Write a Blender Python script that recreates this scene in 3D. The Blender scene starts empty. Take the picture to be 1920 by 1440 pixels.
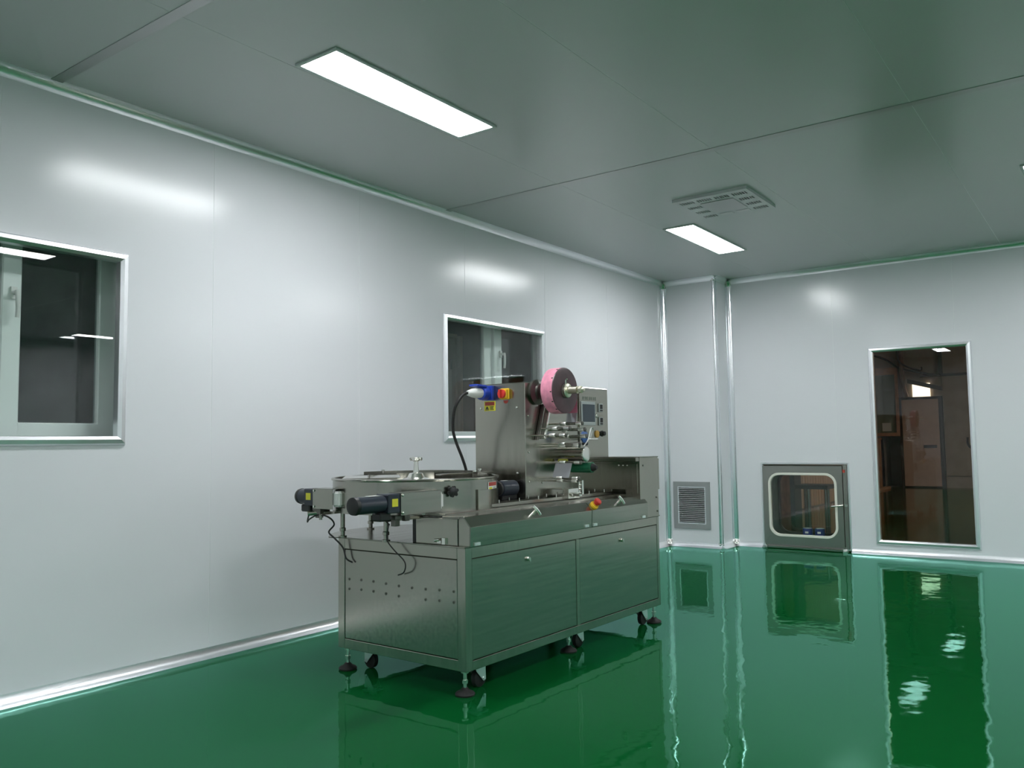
import bpy, bmesh, math, random
from mathutils import Vector, Matrix
random.seed(7)
S = bpy.context.scene
COL = S.collection
PI = math.pi

# ------------------------------------------------------------ camera, world, exposure
def make_camera():
    f, yaw, pitch, roll = 1559.86, -0.631633, 0.0712312, -0.013779
    fw = Vector((math.sin(yaw)*math.cos(pitch), math.cos(yaw)*math.cos(pitch), math.sin(pitch)))
    r = Vector((math.cos(yaw), -math.sin(yaw), 0)); u = r.cross(fw)
    r2 = math.cos(roll)*r + math.sin(roll)*u; u2 = -math.sin(roll)*r + math.cos(roll)*u
    cam = bpy.data.cameras.new('camera'); cam.sensor_width = 36; cam.lens = f/1920*36
    o = bpy.data.objects.new('camera', cam); COL.objects.link(o)
    m = Matrix((r2, u2, -fw)).transposed().to_4x4(); m.translation = (4.21205, -9.0697, 1.17193)
    o.matrix_world = m; S.camera = o
make_camera()
w = bpy.data.worlds.new('world'); S.world = w; w.use_nodes = True
w.node_tree.nodes['Background'].inputs[0].default_value = (0, 0, 0, 1)
w.node_tree.nodes['Background'].inputs[1].default_value = 0
S.view_settings.view_transform = 'Standard'; S.view_settings.look = 'None'
S.view_settings.gamma = 1; S.view_settings.use_curve_mapping = False
S.view_settings.exposure = 1.80
LAMP = 11.0          # ceiling light panels
HALL = 48.0          # warm lamp of the hall beyond

# ------------------------------------------------------------ materials
def mat(name, col, rough=.5, metal=0, spec=.5, noise=None, bump=None, emit=None, coat=0, brush=None, stint=None):
    m = bpy.data.materials.new(name); m.use_nodes = True
    nt = m.node_tree; b = nt.nodes['Principled BSDF']
    b.inputs['Base Color'].default_value = (*col, 1); b.inputs['Roughness'].default_value = rough
    b.inputs['Metallic'].default_value = metal; b.inputs['Specular IOR Level'].default_value = spec
    b.inputs['Specular Tint'].default_value = (*(stint or (1, 1, 1)), 1); b.inputs['Coat Weight'].default_value = coat; b.inputs['Coat Roughness'].default_value = .05
    def tex(scale, stretch=(1,1,1), detail=3, coords='Object'):
        tc = nt.nodes.new('ShaderNodeTexCoord'); mp = nt.nodes.new('ShaderNodeMapping')
        mp.inputs['Scale'].default_value = stretch
        n = nt.nodes.new('ShaderNodeTexNoise'); n.inputs['Scale'].default_value = scale; n.inputs['Detail'].default_value = detail
        nt.links.new(tc.outputs[coords], mp.inputs[0]); nt.links.new(mp.outputs[0], n.inputs['Vector']); return n
    if noise:            # (scale, amount) : slight mottling of the colour
        n = tex(noise[0]); r = nt.nodes.new('ShaderNodeValToRGB')
        a = noise[1]
        r.color_ramp.elements[0].position = .3; r.color_ramp.elements[1].position = .7
        r.color_ramp.elements[0].color = (*[c*(1-a) for c in col], 1); r.color_ramp.elements[1].color = (*[min(1, c*(1+a)) for c in col], 1)
        nt.links.new(n.outputs['Fac'], r.inputs[0]); nt.links.new(r.outputs[0], b.inputs['Base Color'])
    if brush:            # (stretch, rmin, rmax, bump) : brushed metal
        n = tex(60, brush[0], 2); mr = nt.nodes.new('ShaderNodeMapRange')
        mr.inputs[3].default_value = brush[1]; mr.inputs[4].default_value = brush[2]
        nt.links.new(n.outputs['Fac'], mr.inputs[0]); nt.links.new(mr.outputs[0], b.inputs['Roughness'])
        if brush[3]:
            bp = nt.nodes.new('ShaderNodeBump'); bp.inputs['Strength'].default_value = brush[3]; bp.inputs['Distance'].default_value = .001
            n2 = tex(3.5, (1, 1, 1), 2); nt.links.new(n2.outputs['Fac'], bp.inputs['Height']); nt.links.new(bp.outputs[0], b.inputs['Normal'])
    if bump:             # (scale, strength, distance)
        n = tex(bump[0], (1,1,1), 2); bp = nt.nodes.new('ShaderNodeBump')
        bp.inputs['Strength'].default_value = bump[1]; bp.inputs['Distance'].default_value = bump[2]
        nt.links.new(n.outputs['Fac'], bp.inputs['Height']); nt.links.new(bp.outputs[0], b.inputs['Normal'])
    if emit:
        b.inputs['Emission Color'].default_value = (*emit[0], 1); b.inputs['Emission Strength'].default_value = emit[1]
    return m

def epoxy(name, col, tint, rough, ior, bumps):
    m = bpy.data.materials.new(name); m.use_nodes = True; nt = m.node_tree
    nt.nodes.remove(nt.nodes['Principled BSDF'])
    df_ = nt.nodes.new('ShaderNodeBsdfDiffuse'); gl = nt.nodes.new('ShaderNodeBsdfGlossy')
    df_.inputs[0].default_value = (*col, 1); gl.inputs[0].default_value = (*tint, 1); gl.inputs['Roughness'].default_value = rough
    fr = nt.nodes.new('ShaderNodeFresnel'); fr.inputs[0].default_value = ior
    tc = nt.nodes.new('ShaderNodeTexCoord'); prev = None
    for scale, st, dist in bumps:
        n = nt.nodes.new('ShaderNodeTexNoise'); n.inputs['Scale'].default_value = scale; n.inputs['Detail'].default_value = 1.5
        nt.links.new(tc.outputs['Object'], n.inputs['Vector'])
        b = nt.nodes.new('ShaderNodeBump'); b.inputs['Strength'].default_value = st; b.inputs['Distance'].default_value = dist
        nt.links.new(n.outputs['Fac'], b.inputs['Height'])
        if prev: nt.links.new(prev.outputs[0], b.inputs['Normal'])
        prev = b
    nt.links.new(prev.outputs[0], gl.inputs['Normal'])
    mx = nt.nodes.new('ShaderNodeMixShader')
    nt.links.new(fr.outputs[0], mx.inputs[0]); nt.links.new(df_.outputs[0], mx.inputs[1]); nt.links.new(gl.outputs[0], mx.inputs[2])
    nt.links.new(mx.outputs[0], nt.nodes['Material Output'].inputs[0]); return m

def glass(name, tint=(1,1,1), ior=1.5):
    m = bpy.data.materials.new(name); m.use_nodes = True; nt = m.node_tree
    nt.nodes.remove(nt.nodes['Principled BSDF'])
    tr = nt.nodes.new('ShaderNodeBsdfTransparent'); tr.inputs[0].default_value = (*tint, 1)
    gl = nt.nodes.new('ShaderNodeBsdfGlossy'); gl.inputs['Roughness'].default_value = 0.0
    fr = nt.nodes.new('ShaderNodeFresnel'); ge = nt.nodes.new('ShaderNodeNewGeometry'); mr = nt.nodes.new('ShaderNodeMapRange')
    mr.inputs[3].default_value = ior; mr.inputs[4].default_value = 1/ior     # same reflectance on both faces of the pane
    nt.links.new(ge.outputs['Backfacing'], mr.inputs[0]); nt.links.new(mr.outputs[0], fr.inputs[0])
    mx = nt.nodes.new('ShaderNodeMixShader')
    nt.links.new(fr.outputs[0], mx.inputs[0]); nt.links.new(tr.outputs[0], mx.inputs[1]); nt.links.new(gl.outputs[0], mx.inputs[2])
    nt.links.new(mx.outputs[0], nt.nodes['Material Output'].inputs[0]); return m

M = dict(
    wall=mat('wall_paint', (.76, .765, .80), .21, 0, .5, bump=(2.2, .05, .004)),
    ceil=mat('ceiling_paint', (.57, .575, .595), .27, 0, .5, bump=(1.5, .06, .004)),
    core=mat('joint_sealant', (.82, .84, .85), .4),
    floor=epoxy('green_epoxy', (.0028, .090, .019), (.46, .96, .83), .035, 1.37, ((4.5, .5, .0037), (16.0, .4, .0008))),
    alu=mat('aluminium', (.90, .91, .94), .33, 1, brush=((1, 1, 1), .28, .4, 0)),
    strip=mat('grey_strip', (.40, .41, .41), .36, .7),
    steel=mat('stainless_steel', (.36, .35, .31), .2, 1, brush=((.04, 1, 1), .15, .27, .3)),
    steelv=mat('stainless_sheet', (.385, .37, .325), .2, 1, brush=((1, 1, .04), .16, .28, .3)),
    chrome=mat('chrome', (.80, .79, .74), .2, 1),
    satin=mat('satin_aluminium', (.90, .90, .88), .3, 1),
    brass=mat('satin_brass', (.80, .76, .62), .34, 1),
    aluv=mat('polished_aluminium', (.82, .84, .87), .17, 1),
    dsteel=mat('dark_steel', (.16, .155, .14), .35, 1),
    zinc=mat('zinc_plate', (.80, .84, .84), .4, .9),
    black=mat('black_plastic', (.012, .012, .013), .45),
    rubber=mat('black_rubber', (.009, .008, .008), .6),
    motor=mat('blue_black_enamel', (.022, .028, .042), .3),
    blue=mat('blue_plastic', (.02, .055, .42), .3),
    bluew=mat('blue_disc', (.05, .12, .33), .45),
    whitep=mat('white_plastic', (.75, .76, .74), .35),
    yellow=mat('yellow_plastic', (.85, .52, .02), .35),
    ylabel=mat('yellow_label', (.72, .66, .04), .5),
    red=mat('red_plastic', (.62, .04, .03), .35),
    olive=mat('olive_yellow', (.30, .30, .04), .5),
    redl=mat('red_label', (.42, .05, .035), .5),
    white=mat('white_label', (.75, .75, .72), .5),
    ink=mat('black_ink', (.03, .03, .02), .6),
    glyph=mat('engraved_ink', (.05, .10, .075), .5, .6),
    orange=mat('orange_dial', (.55, .30, .05), .4),
    pink=mat('pink_film', (.80, .30, .42), .3, noise=(26, .18)),
    reelface=mat('wound_film_edge', (.085, .040, .050), .32, noise=(14, .25)),
    pinkweb=mat('pink_film_web', (.50, .16, .24), .25),
    web=mat('clear_film', (.50, .50, .54), .12, .6),
    greenr=mat('green_rubber', (.005, .13, .06), .35),
    screen=mat('screen_glass', (.045, .06, .08), .12),
    lcdframe=mat('screen_bezel', (.46, .48, .49), .4),
    lamp=mat('lamp_diffuser', (.9, .9, .9), .5, emit=((.96, .985, 1.0), LAMP)),
    lampframe=mat('lamp_frame', (.50, .55, .54), .4),
    gasket=mat('cream_gasket', (.80, .78, .70), .5),
    pbsteel=mat('pass_box_steel', (.36, .355, .33), .33, 1, brush=((1, 1, .05), .28, .4, .2)),
    glass=glass('window_glass', (.97, .985, .98)),
    oldglass=glass('old_window_glass', (.75, .80, .80)),
    pvc=mat('pale_pvc', (.80, .86, .84), .35),
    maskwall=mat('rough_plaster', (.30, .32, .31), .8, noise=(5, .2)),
    beige=mat('beige_door', (.74, .62, .46), .45),
    dimbox=mat('dark_carton', (.045, .045, .04), .7),
    hwall=mat('hall_plaster', (.38, .27, .20), .7, noise=(2, .15)),
    hgrey=mat('hall_grey_wall', (.29, .25, .195), .7, noise=(4, .12)),
    hfloor=mat('hall_floor', (.060, .060, .022), .10, 0, .6, noise=(3, .2), bump=(2, .2, .003)),
    hdoor=mat('hall_door_paint', (.55, .42, .35), .55, noise=(6, .06)),
    hdark=mat('hall_dark_iron', (.035, .025, .02), .5),
    hwood=mat('hall_wood', (.42, .22, .11), .6, noise=(8, .2)),
    hsheet=mat('corrugated_beige', (.62, .43, .29), .6),
    hbrick=mat('brown_panel', (.17, .10, .075), .7, noise=(9, .3)),
    hlight=mat('lit_transom', (.8, .7, .55), .5, emit=((1, .80, .58), .55)),
    hlamp=mat('warm_lamp', (.9, .8, .6), .5, emit=((1, .80, .60), HALL)),
    cabgreen=mat('cabinet_green', (.14, .17, .10), .3),
    tinblue=mat('blue_tin', (.03, .035, .19), .3),
)

# ------------------------------------------------------------ mesh helpers
class MB:
    def __init__(s): s.v = []; s.f = []
    def add(s, v, f):
        k = len(s.v); s.v += [tuple(p) for p in v]; s.f += [tuple(i+k for i in q) for q in f]; return s
    def box(s, x0, x1, y0, y1, z0, z1):
        x0, x1 = min(x0, x1), max(x0, x1); y0, y1 = min(y0, y1), max(y0, y1); z0, z1 = min(z0, z1), max(z0, z1)
        return s.add([(x0,y0,z0),(x1,y0,z0),(x1,y1,z0),(x0,y1,z0),(x0,y0,z1),(x1,y0,z1),(x1,y1,z1),(x0,y1,z1)],
                     [(0,3,2,1),(4,5,6,7),(0,1,5,4),(1,2,6,5),(2,3,7,6),(3,0,4,7)])
    def lathe(s, o, d, prof, n=24, cap=True):
        o = Vector(o); d = Vector(d).normalized(); a = d.orthogonal().normalized(); b = d.cross(a)
        V = []; F = []
        for h, r in prof:
            for i in range(n):
                t = 2*PI*i/n; V.append(o + d*h + (a*math.cos(t)+b*math.sin(t))*r)
        for k in range(len(prof)-1):
            for i in range(n):
                j = (i+1) % n; F.append((k*n+i, k*n+j, (k+1)*n+j, (k+1)*n+i))
        if cap:
            F.append(tuple(range(n))[::-1]); F.append(tuple((len(prof)-1)*n+i for i in range(n)))
        return s.add(V, F)
    def cyl(s, p0, p1, r0, r1=None, n=20):
        p0 = Vector(p0); p1 = Vector(p1); return s.lathe(p0, p1-p0, [(0, r0), ((p1-p0).length, r0 if r1 is None else r1)], n)
    def tube(s, pts, r, n=8, sub=6):
        P = [Vector(p) for p in pts]
        if sub > 1 and len(P) > 2:
            Q = []
            for i in range(len(P)-1):
                p0, p1, p2, p3 = P[max(i-1, 0)], P[i], P[i+1], P[min(i+2, len(P)-1)]
                for k in range(sub):
                    t = k/sub
                    Q.append(.5*((2*p1)+(p2-p0)*t+(2*p0-5*p1+4*p2-p3)*t*t+(3*p1-p0-3*p2+p3)*t**3))
            Q.append(P[-1]); P = Q
        V = []; F = []; a = None
        for i, p in enumerate(P):
            d = (P[min(i+1, len(P)-1)]-P[max(i-1, 0)]).normalized()
            a = d.orthogonal().normalized() if a is None else (a-d*a.dot(d)).normalized()
            b = d.cross(a)
            for k in range(n):
                t = 2*PI*k/n; V.append(p+(a*math.cos(t)+b*math.sin(t))*r)
        for i in range(len(P)-1):
            for k in range(n):
                j = (k+1) % n; F.append((i*n+k, i*n+j, (i+1)*n+j, (i+1)*n+k))
        F.append(tuple(range(n))[::-1]); F.append(tuple((len(P)-1)*n+i for i in range(n)))
        return s.add(V, F)
    def prism(s, poly, fn, h0, h1):
        n = len(poly); V = [fn(u, v, h0) for u, v in poly]+[fn(u, v, h1) for u, v in poly]
        F = [tuple(range(n))[::-1], tuple(range(n, 2*n))]+[(i, (i+1) % n, n+(i+1) % n, n+i) for i in range(n)]
        return s.add(V, F)
    def grid(s, us, vs, holes, fn, h0, h1):
        """slab between h0 and h1 over the rectangle us x vs, minus the rectangular holes"""
        U = sorted(set([us[0], us[1]]+[min(max(x, us[0]), us[1]) for h in holes for x in h[:2]]))
        W = sorted(set([vs[0], vs[1]]+[min(max(x, vs[0]), vs[1]) for h in holes for x in h[2:]]))
        solid = lambda i, j: 0 <= i < len(U)-1 and 0 <= j < len(W)-1 and not any(
            h[0] <= (U[i]+U[i+1])/2 <= h[1] and h[2] <= (W[j]+W[j+1])/2 <= h[3] for h in holes)
        V = {}; vl = []; F = []
        def q(i, j, k):
            if (i, j, k) not in V: V[(i, j, k)] = len(vl); vl.append(fn(U[i], W[j], (h0, h1)[k]))
            return V[(i, j, k)]
        for i in range(len(U)-1):
            for j in range(len(W)-1):
                if not solid(i, j): continue
                F.append((q(i,j,0), q(i,j+1,0), q(i+1,j+1,0), q(i+1,j,0))); F.append((q(i,j,1), q(i+1,j,1), q(i+1,j+1,1), q(i,j+1,1)))
                if not solid(i-1, j): F.append((q(i,j,0), q(i,j,1), q(i,j+1,1), q(i,j+1,0)))
                if not solid(i+1, j): F.append((q(i+1,j,0), q(i+1,j+1,0), q(i+1,j+1,1), q(i+1,j,1)))
                if not solid(i, j-1): F.append((q(i,j,0), q(i+1,j,0), q(i+1,j,1), q(i,j,1)))
                if not solid(i, j+1): F.append((q(i,j+1,0), q(i,j+1,1), q(i+1,j+1,1), q(i+1,j+1,0)))
        return s.add(vl, F)

def build(name, mb, m, parent=None, bevel=0, seg=1, loc=None):
    me = bpy.data.meshes.new(name); me.from_pydata(mb.v, [], mb.f)
    bm = bmesh.new(); bm.from_mesh(me)
    bmesh.ops.recalc_face_normals(bm, faces=bm.faces)
    if bevel:
        es = [e for e in bm.edges if len(e.link_faces) == 2 and e.calc_face_angle(0) > .6]
        bmesh.ops.bevel(bm, geom=es, offset=bevel, segments=seg, affect='EDGES', clamp_overlap=True)
    for f in bm.faces: f.smooth = True
    for e in bm.edges:
        if len(e.link_faces) != 2 or e.calc_face_angle(0) > (.3 if bevel else .62): e.smooth = False
    bm.to_mesh(me); bm.free(); me.materials.append(M[m])
    o = bpy.data.objects.new(name, me); COL.objects.link(o)
    if parent: o.parent = parent
    if loc: o.location = loc
    return o
def empty(name, loc=(0,0,0), rz=0, parent=None):
    o = bpy.data.objects.new(name, None); COL.objects.link(o); o.location = loc; o.rotation_euler = (0, 0, rz)
    o.empty_display_size = .1
    if parent: o.parent = parent
    return o
def tag(o, label, cat, group=None):
    o['label'] = label; o['category'] = cat
    if group: o['group'] = group
    return o
def struct(o, label=None, cat=None):
    o['kind'] = 'structure'
    if label: o['label'] = label
    if cat: o['category'] = cat
    return o
def copy_of(o, loc, parent):
    c = o.copy(); COL.objects.link(c); c.location = loc; c.parent = parent; return c

# ------------------------------------------------------------ room shell
H = 3.0; XR = 10.35; YB = -11.9
FL = lambda u, v, h: (h, u, v)        # left wall: u = y, v = z, h = x
FF = lambda u, v, h: (u, -h, v)       # far wall: u = x, v = z, h towards the room
FC = lambda u, v, h: (u, v, h)        # ceiling
W1 = (-8.12, -6.785, 1.225, 2.165); W2 = (-4.178, -2.85, 1.225, 2.155)
W3 = (2.17, 3.04, .135, 2.065); PB = (.985, 1.885, -.01, .912)

flo = struct(build('floor', MB().box(0, XR, YB, 0, -.05, 0), 'floor'), 'mirror-smooth green epoxy resin floor', 'floor')

def panels(parent, seams, v0, v1, holes, fn, h0, h1, m, nm, gap=.0016):
    for a, b in zip(seams[:-1], seams[1:]):
        hs = [h for h in holes if h[1] > a and h[0] < b]
        build(nm, MB().grid((a+gap, b-gap), (v0, v1), hs, fn, h0, h1), m, parent, bevel=.0006)

wl = struct(build('wall_left', MB().grid((YB, 0), (0, H), [W1, W2], FL, -.05, -.0015), 'core'), 'pale grey metal sandwich-panel wall with two windows', 'wall')
panels(wl, [YB]+[-2.789+1.15*k for k in range(-7, 3)]+[-.355], 0, H, [W1, W2], FL, -.007, 0, 'wall', 'wall_panel')
wf = struct(build('wall_far', MB().grid((0, XR), (0, H), [W3, PB], FF, -.06, -.0015), 'core'), 'pale grey panel wall holding the tall fixed window', 'wall')
panels(wf, [.64+1.15*k for k in range(0, 9)]+[XR], 0, H, [W3, PB], FF, -.007, 0, 'wall', 'wall_panel')
wc = struct(build('wall_column', MB().grid((0, .64), (0, H), [(.147, .453, .265, .651)], lambda u, v, h: (u, -h, v), .305, .355).box(.59, .64, -.305, -.001, 0, H), 'wall'), 'boxed-in corner column clad in pale grey panel', 'wall')
struct(build('wall_right', MB().box(XR, XR+.05, YB, 0, 0, H), 'wall'), 'plain pale grey panel wall across the room', 'wall')
struct(build('wall_back', MB().box(0, XR, YB-.05, YB, 0, H), 'wall'), 'plain pale grey panel wall behind', 'wall')

DFH = (1.555, 2.105, -3.31, -2.71)      # opening above the air diffuser
ce = struct(build('ceiling', MB().grid((-.05, XR), (YB, .06), [DFH], FC, H+.001, H+.06), 'core'), 'flat grey panel ceiling', 'ceiling')
ys = [YB, -10.13, -7.155, -4.18, 0]
xs = [0]+[1.08+1.145*k for k in range(0, 8)]+[XR]
for y0, y1 in zip(ys[:-1], ys[1:]):
    for x0, x1 in zip(xs[:-1], xs[1:]):
        g = .0011
        build('ceiling_panel', MB().grid((x0+g, x1-g), (y0+g, y1-g), [DFH] if x0 < 1.8 < x1 and y0 < -3 < y1 else [], FC, H, H+.007), 'ceil', ce, bevel=.0004)
for y in ys[1:-1]:
    build('joint_strip', MB().box(0.02, XR, y-.029, y+.029, H-.003, H), 'strip', ce, bevel=.001)

# cove trims -------------------------------------------------------------
def cove(A, B, n1, n2, r, convex=False, k=8):
    A, B, n1, n2 = Vector(A), Vector(B), Vector(n1), Vector(n2)
    pts = [Vector((0, 0, 0))]
    for i in range(k+1):
        t = PI/2*i/k
        if convex: pts.append(n1*r*math.cos(t)+n2*r*math.sin(t))
        else: pts.append((n1+n2)*r-n2*r*math.cos(t)-n1*r*math.sin(t))
    n = len(pts); mb = MB()
    mb.add([A+p for p in pts]+[B+p for p in pts],
           [tuple(range(n))[::-1], tuple(range(n, 2*n))]+[(i, (i+1) % n, n+(i+1) % n, n+i) for i in range(n)])
    return mb
X, Y, Z = Vector((1,0,0)), Vector((0,1,0)), Vector((0,0,1))
R = .052
struct(build('baseboard_left', cove((0,YB,0), (0,-.355,0), X, Z, R), 'alu'), 'bright aluminium cove skirting along the windowed wall', 'skirting')
struct(build('baseboard_far', cove((1.9,0,0), (XR,0,0), -Y, Z, R), 'alu'), 'bright aluminium cove skirting under the tall fixed window', 'skirting')
struct(build('baseboard_far', cove((.64,0,0), (.965,0,0), -Y, Z, R), 'alu'), 'short aluminium cove skirting between column and pass box', 'skirting')
bc = struct(build('baseboard_column', cove((0,-.355,0), (.64,-.355,0), -Y, Z, R), 'alu'), 'aluminium cove skirting around the corner column', 'skirting')
build('side_run', cove((.64,-.355,0), (.64,0,0), X, Z, R), 'alu', bc)
struct(build('trim_1', cove((0,YB,H), (0,-.355,H), X, -Z, R), 'alu'), 'aluminium cove where the windowed wall meets the ceiling', 'trim')
struct(build('trim_2', cove((.64,0,H), (XR,0,H), -Y, -Z, R), 'alu'), 'aluminium cove where the far wall meets the ceiling', 'trim')
t3 = struct(build('trim_3', cove((0,-.355,H), (.64,-.355,H), -Y, -Z, R), 'alu'), 'aluminium cove where the column meets the ceiling', 'trim')
build('side_run', cove((.64,-.355,H), (.64,0,H), X, -Z, R), 'alu', t3)
def vtrim(n, A, n1, n2, r, label, convex=False):
    A = Vector(A)
    o = struct(build('trim_%d' % n, cove(A, A+Vector((0,0,H)), n1, n2, r, convex), 'aluv'), label, 'trim')
    c = A+(Vector(n1)+Vector(n2))*(.026 if not convex else 0.004)
    for z in (.045, H-.045):
        build('corner_cap', MB().lathe(c+Vector((0,0,z-.03)), Z, [(0, .006), (.008, .024), (.03, .034), (.052, .024), (.06, .006)], 16), 'chrome', o)
vtrim(4, (0,-.355,0), X, -Y, R, 'upright aluminium cove between the windowed wall and the column')
vtrim(5, (.64-.028,-.355+.028,0), X, -Y, .036, 'rounded aluminium edge strip on the outer corner of the column', True)
vtrim(6, (.64,0,0), X, -Y, R, 'upright aluminium cove between the column and the far wall')

# window frames ------------------------------------------------------------
PROF = [(0, -.004), (0, .003), (.003, .010), (.010, .020), (.030, .024), (.046, .012), (.048, .004), (.048, -.03), (.035, -.03), (.035, -.004)]
def frame(rect, fn, parent, m='alu', prof=PROF, name='frame_rail'):
    u0, u1, v0, v1 = rect
    C = [((u0,v0),(1,1)), ((u1,v0),(-1,1)), ((u1,v1),(-1,-1)), ((u0,v1),(1,-1))]
    for i in range(4):
        (a, da), (b, db) = C[i], C[(i+1) % 4]; n = len(prof)
        V = [fn(a[0]+da[0]*w_, a[1]+da[1]*w_, h) for w_, h in prof]+[fn(b[0]+db[0]*w_, b[1]+db[1]*w_, h) for w_, h in prof]
        F = [tuple(range(n))[::-1], tuple(range(n, 2*n))]+[(k, (k+1) % n, n+(k+1) % n, n+k) for k in range(n)]
        build(name, MB().add(V, F), m, parent)
def sash(parent, y0, y1, z0, z1, x, wd=.1, handle=None, name='sash'):
    s_ = build(name, MB().grid((y0, y1), (z0, z1), [(y0+wd, y1-wd, z0+wd*.8, z1-wd*.8)], FL, x-.05, x), 'pvc', parent, bevel=.006)
    build('pane', MB().box(x-.03, x-.026, y0+wd-.01, y1-wd+.01, z0+wd*.8-.01, z1-wd*.8+.01), 'oldglass', s_)
    if handle:
        hy, hz = handle
        build('handle', MB().box(x, x+.012, hy-.014, hy+.014, hz-.03, hz+.03).cyl((x+.012, hy, hz), (x+.045, hy, hz), .011, n=12)
              .tube([(x+.045, hy, hz+.008), (x+.05, hy, hz-.03), (x+.046, hy+.004, hz-.08), (x+.04, hy+.004, hz-.125)], .010, 10), 'whitep', s_)
    return s_
def left_window(n, rect, label, sashes):
    o = struct(empty('window_%d' % n, (0, rect[0], rect[2])), label, 'window'); o.location = (0,0,0)
    frame((rect[0]-.035, rect[1]+.035, rect[2]-.035, rect[3]+.035), FL, o)
    build('glass_pane', MB().box(-.026, -.020, rect[0]-.006, rect[1]+.006, rect[2]-.006, rect[3]+.006), 'glass', o)
    for s_ in sashes: sash(o, *s_[:4], s_[4], s_[5], s_[6])
left_window(1, W1, 'aluminium-framed window with a dark pane and pale sash nearest the entrance end', [
    (-8.35, -7.205, 1.22, 2.30, -.16, .092, (-7.245, 1.945)), (-7.295, -6.69, 1.225, 2.30, -.2, .105, None)])
left_window(2, W2, 'aluminium-framed window behind the packaging machine', [
    (-4.55, -3.335, 1.19, 2.30, -.2, .108, None), (-3.335, -2.60, 1.19, 2.30, -.17, .11, (-3.25, 1.955))])
# masonry behind the panel wall, with the old window openings, and the dark corridor past it
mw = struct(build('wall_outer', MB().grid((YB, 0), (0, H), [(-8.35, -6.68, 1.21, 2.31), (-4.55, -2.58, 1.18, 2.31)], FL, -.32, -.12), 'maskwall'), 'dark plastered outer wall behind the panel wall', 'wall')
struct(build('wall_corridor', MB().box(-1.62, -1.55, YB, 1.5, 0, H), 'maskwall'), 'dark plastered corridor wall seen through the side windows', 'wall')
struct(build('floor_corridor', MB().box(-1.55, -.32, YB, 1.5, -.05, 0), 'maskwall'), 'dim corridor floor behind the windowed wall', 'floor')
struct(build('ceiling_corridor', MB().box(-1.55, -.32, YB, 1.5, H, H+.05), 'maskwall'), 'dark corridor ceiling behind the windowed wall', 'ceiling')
d2 = struct(build('door_2', MB().box(-1.548, -1.50, -3.1, -2.335, 0, 2.30), 'beige', bevel=.004), 'cream corridor door seen through the window behind the machine', 'door')
build('door_frame', MB().box(-1.53, -1.46, -2.325, -2.29, 0, 2.34).box(-1.53, -1.46, -3.17, -3.1, 0, 2.34).box(-1.53, -1.46, -3.17, -2.29, 2.30, 2.34), 'beige', d2, bevel=.004)
build('frame_post', MB().box(-1.545, -1.47, -2.24, -2.19, 0, 2.33), 'beige', d2, bevel=.004)
build('handle', MB().cyl((-1.50, -2.40, 2.05), (-1.46, -2.40, 2.05), .02).box(-1.475, -1.455, -2.41, -2.39, 1.96, 2.06), 'chrome', d2)
for (x0, x1, y0, y1, z1) in [(-1.4, -.9, -6.1, -5.5, 1.52), (-1.35, -.9, -5.5, -5.25, 1.42)]:
    k = tag(build('carton', MB().box(x0, x1, y0, y1, 0, z1), 'dimbox', bevel=.01), 'dark tall carton behind the window at the entrance end' if z1 > 1.5 else 'lower dark carton beside the taller one behind the window', 'carton')

# far fixed window
w3 = struct(empty('window_3'), 'tall fixed window in aluminium frame looking into the brown hall', 'window')
frame((W3[0]-.036, W3[1]+.036, W3[2]-.036, W3[3]+.036), FF, w3)
build('glass_pane', MB().box(W3[0]-.006, W3[1]+.006, .026, .032, W3[2]-.006, W3[3]+.006), 'glass', w3)
build('bead', MB().grid((W3[0]-.002, W3[1]+.002), (W3[2]-.002, W3[3]+.002), [(W3[0]+.010, W3[1]-.010, W3[2]+.010, W3[3]-.010)], FF, -.026, -.018), 'gasket', w3)

# ------------------------------------------------------------ ceiling lamps
def lamp(x, y, label, group=None, off='', lx=.25, ly=1.18):
    o = tag(empty('ceiling_lamp'+off, (x, y, H)), label, 'ceiling light', group)
    a, b = lx/2, ly/2
    build('lamp_frame', MB().grid((-a-.02, a+.02), (-b-.02, b+.02), [(-a, a, -b, b)], FC, -.010, 0), 'lampframe', o, bevel=.002)
    build('diffuser'+off, MB().box(-a, a, -b, b, -.007, -.001), 'lamp', o)
    return o
for j, y in enumerate((-5.94, -1.98, -9.88)):
    for i, x in enumerate((1.25, 3.89, 6.5, 9.1)):
        if (i, j) == (0, 0): lb, g = 'long glowing ceiling light panel above the packaging machine end', None
        elif (i, j) == (0, 1): lb, g = 'glowing ceiling light panel beside the slotted air diffuser', None
        elif (i, j) == (1, 1): lb, g = 'glowing ceiling light panel nearest the tall fixed window', None
        else: lb, g = 'glowing ceiling light panel over the empty part of the room', 'ceiling lights over the empty floor'
        lamp(x, y, lb, g, '_offscreen' if g else '')

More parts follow.
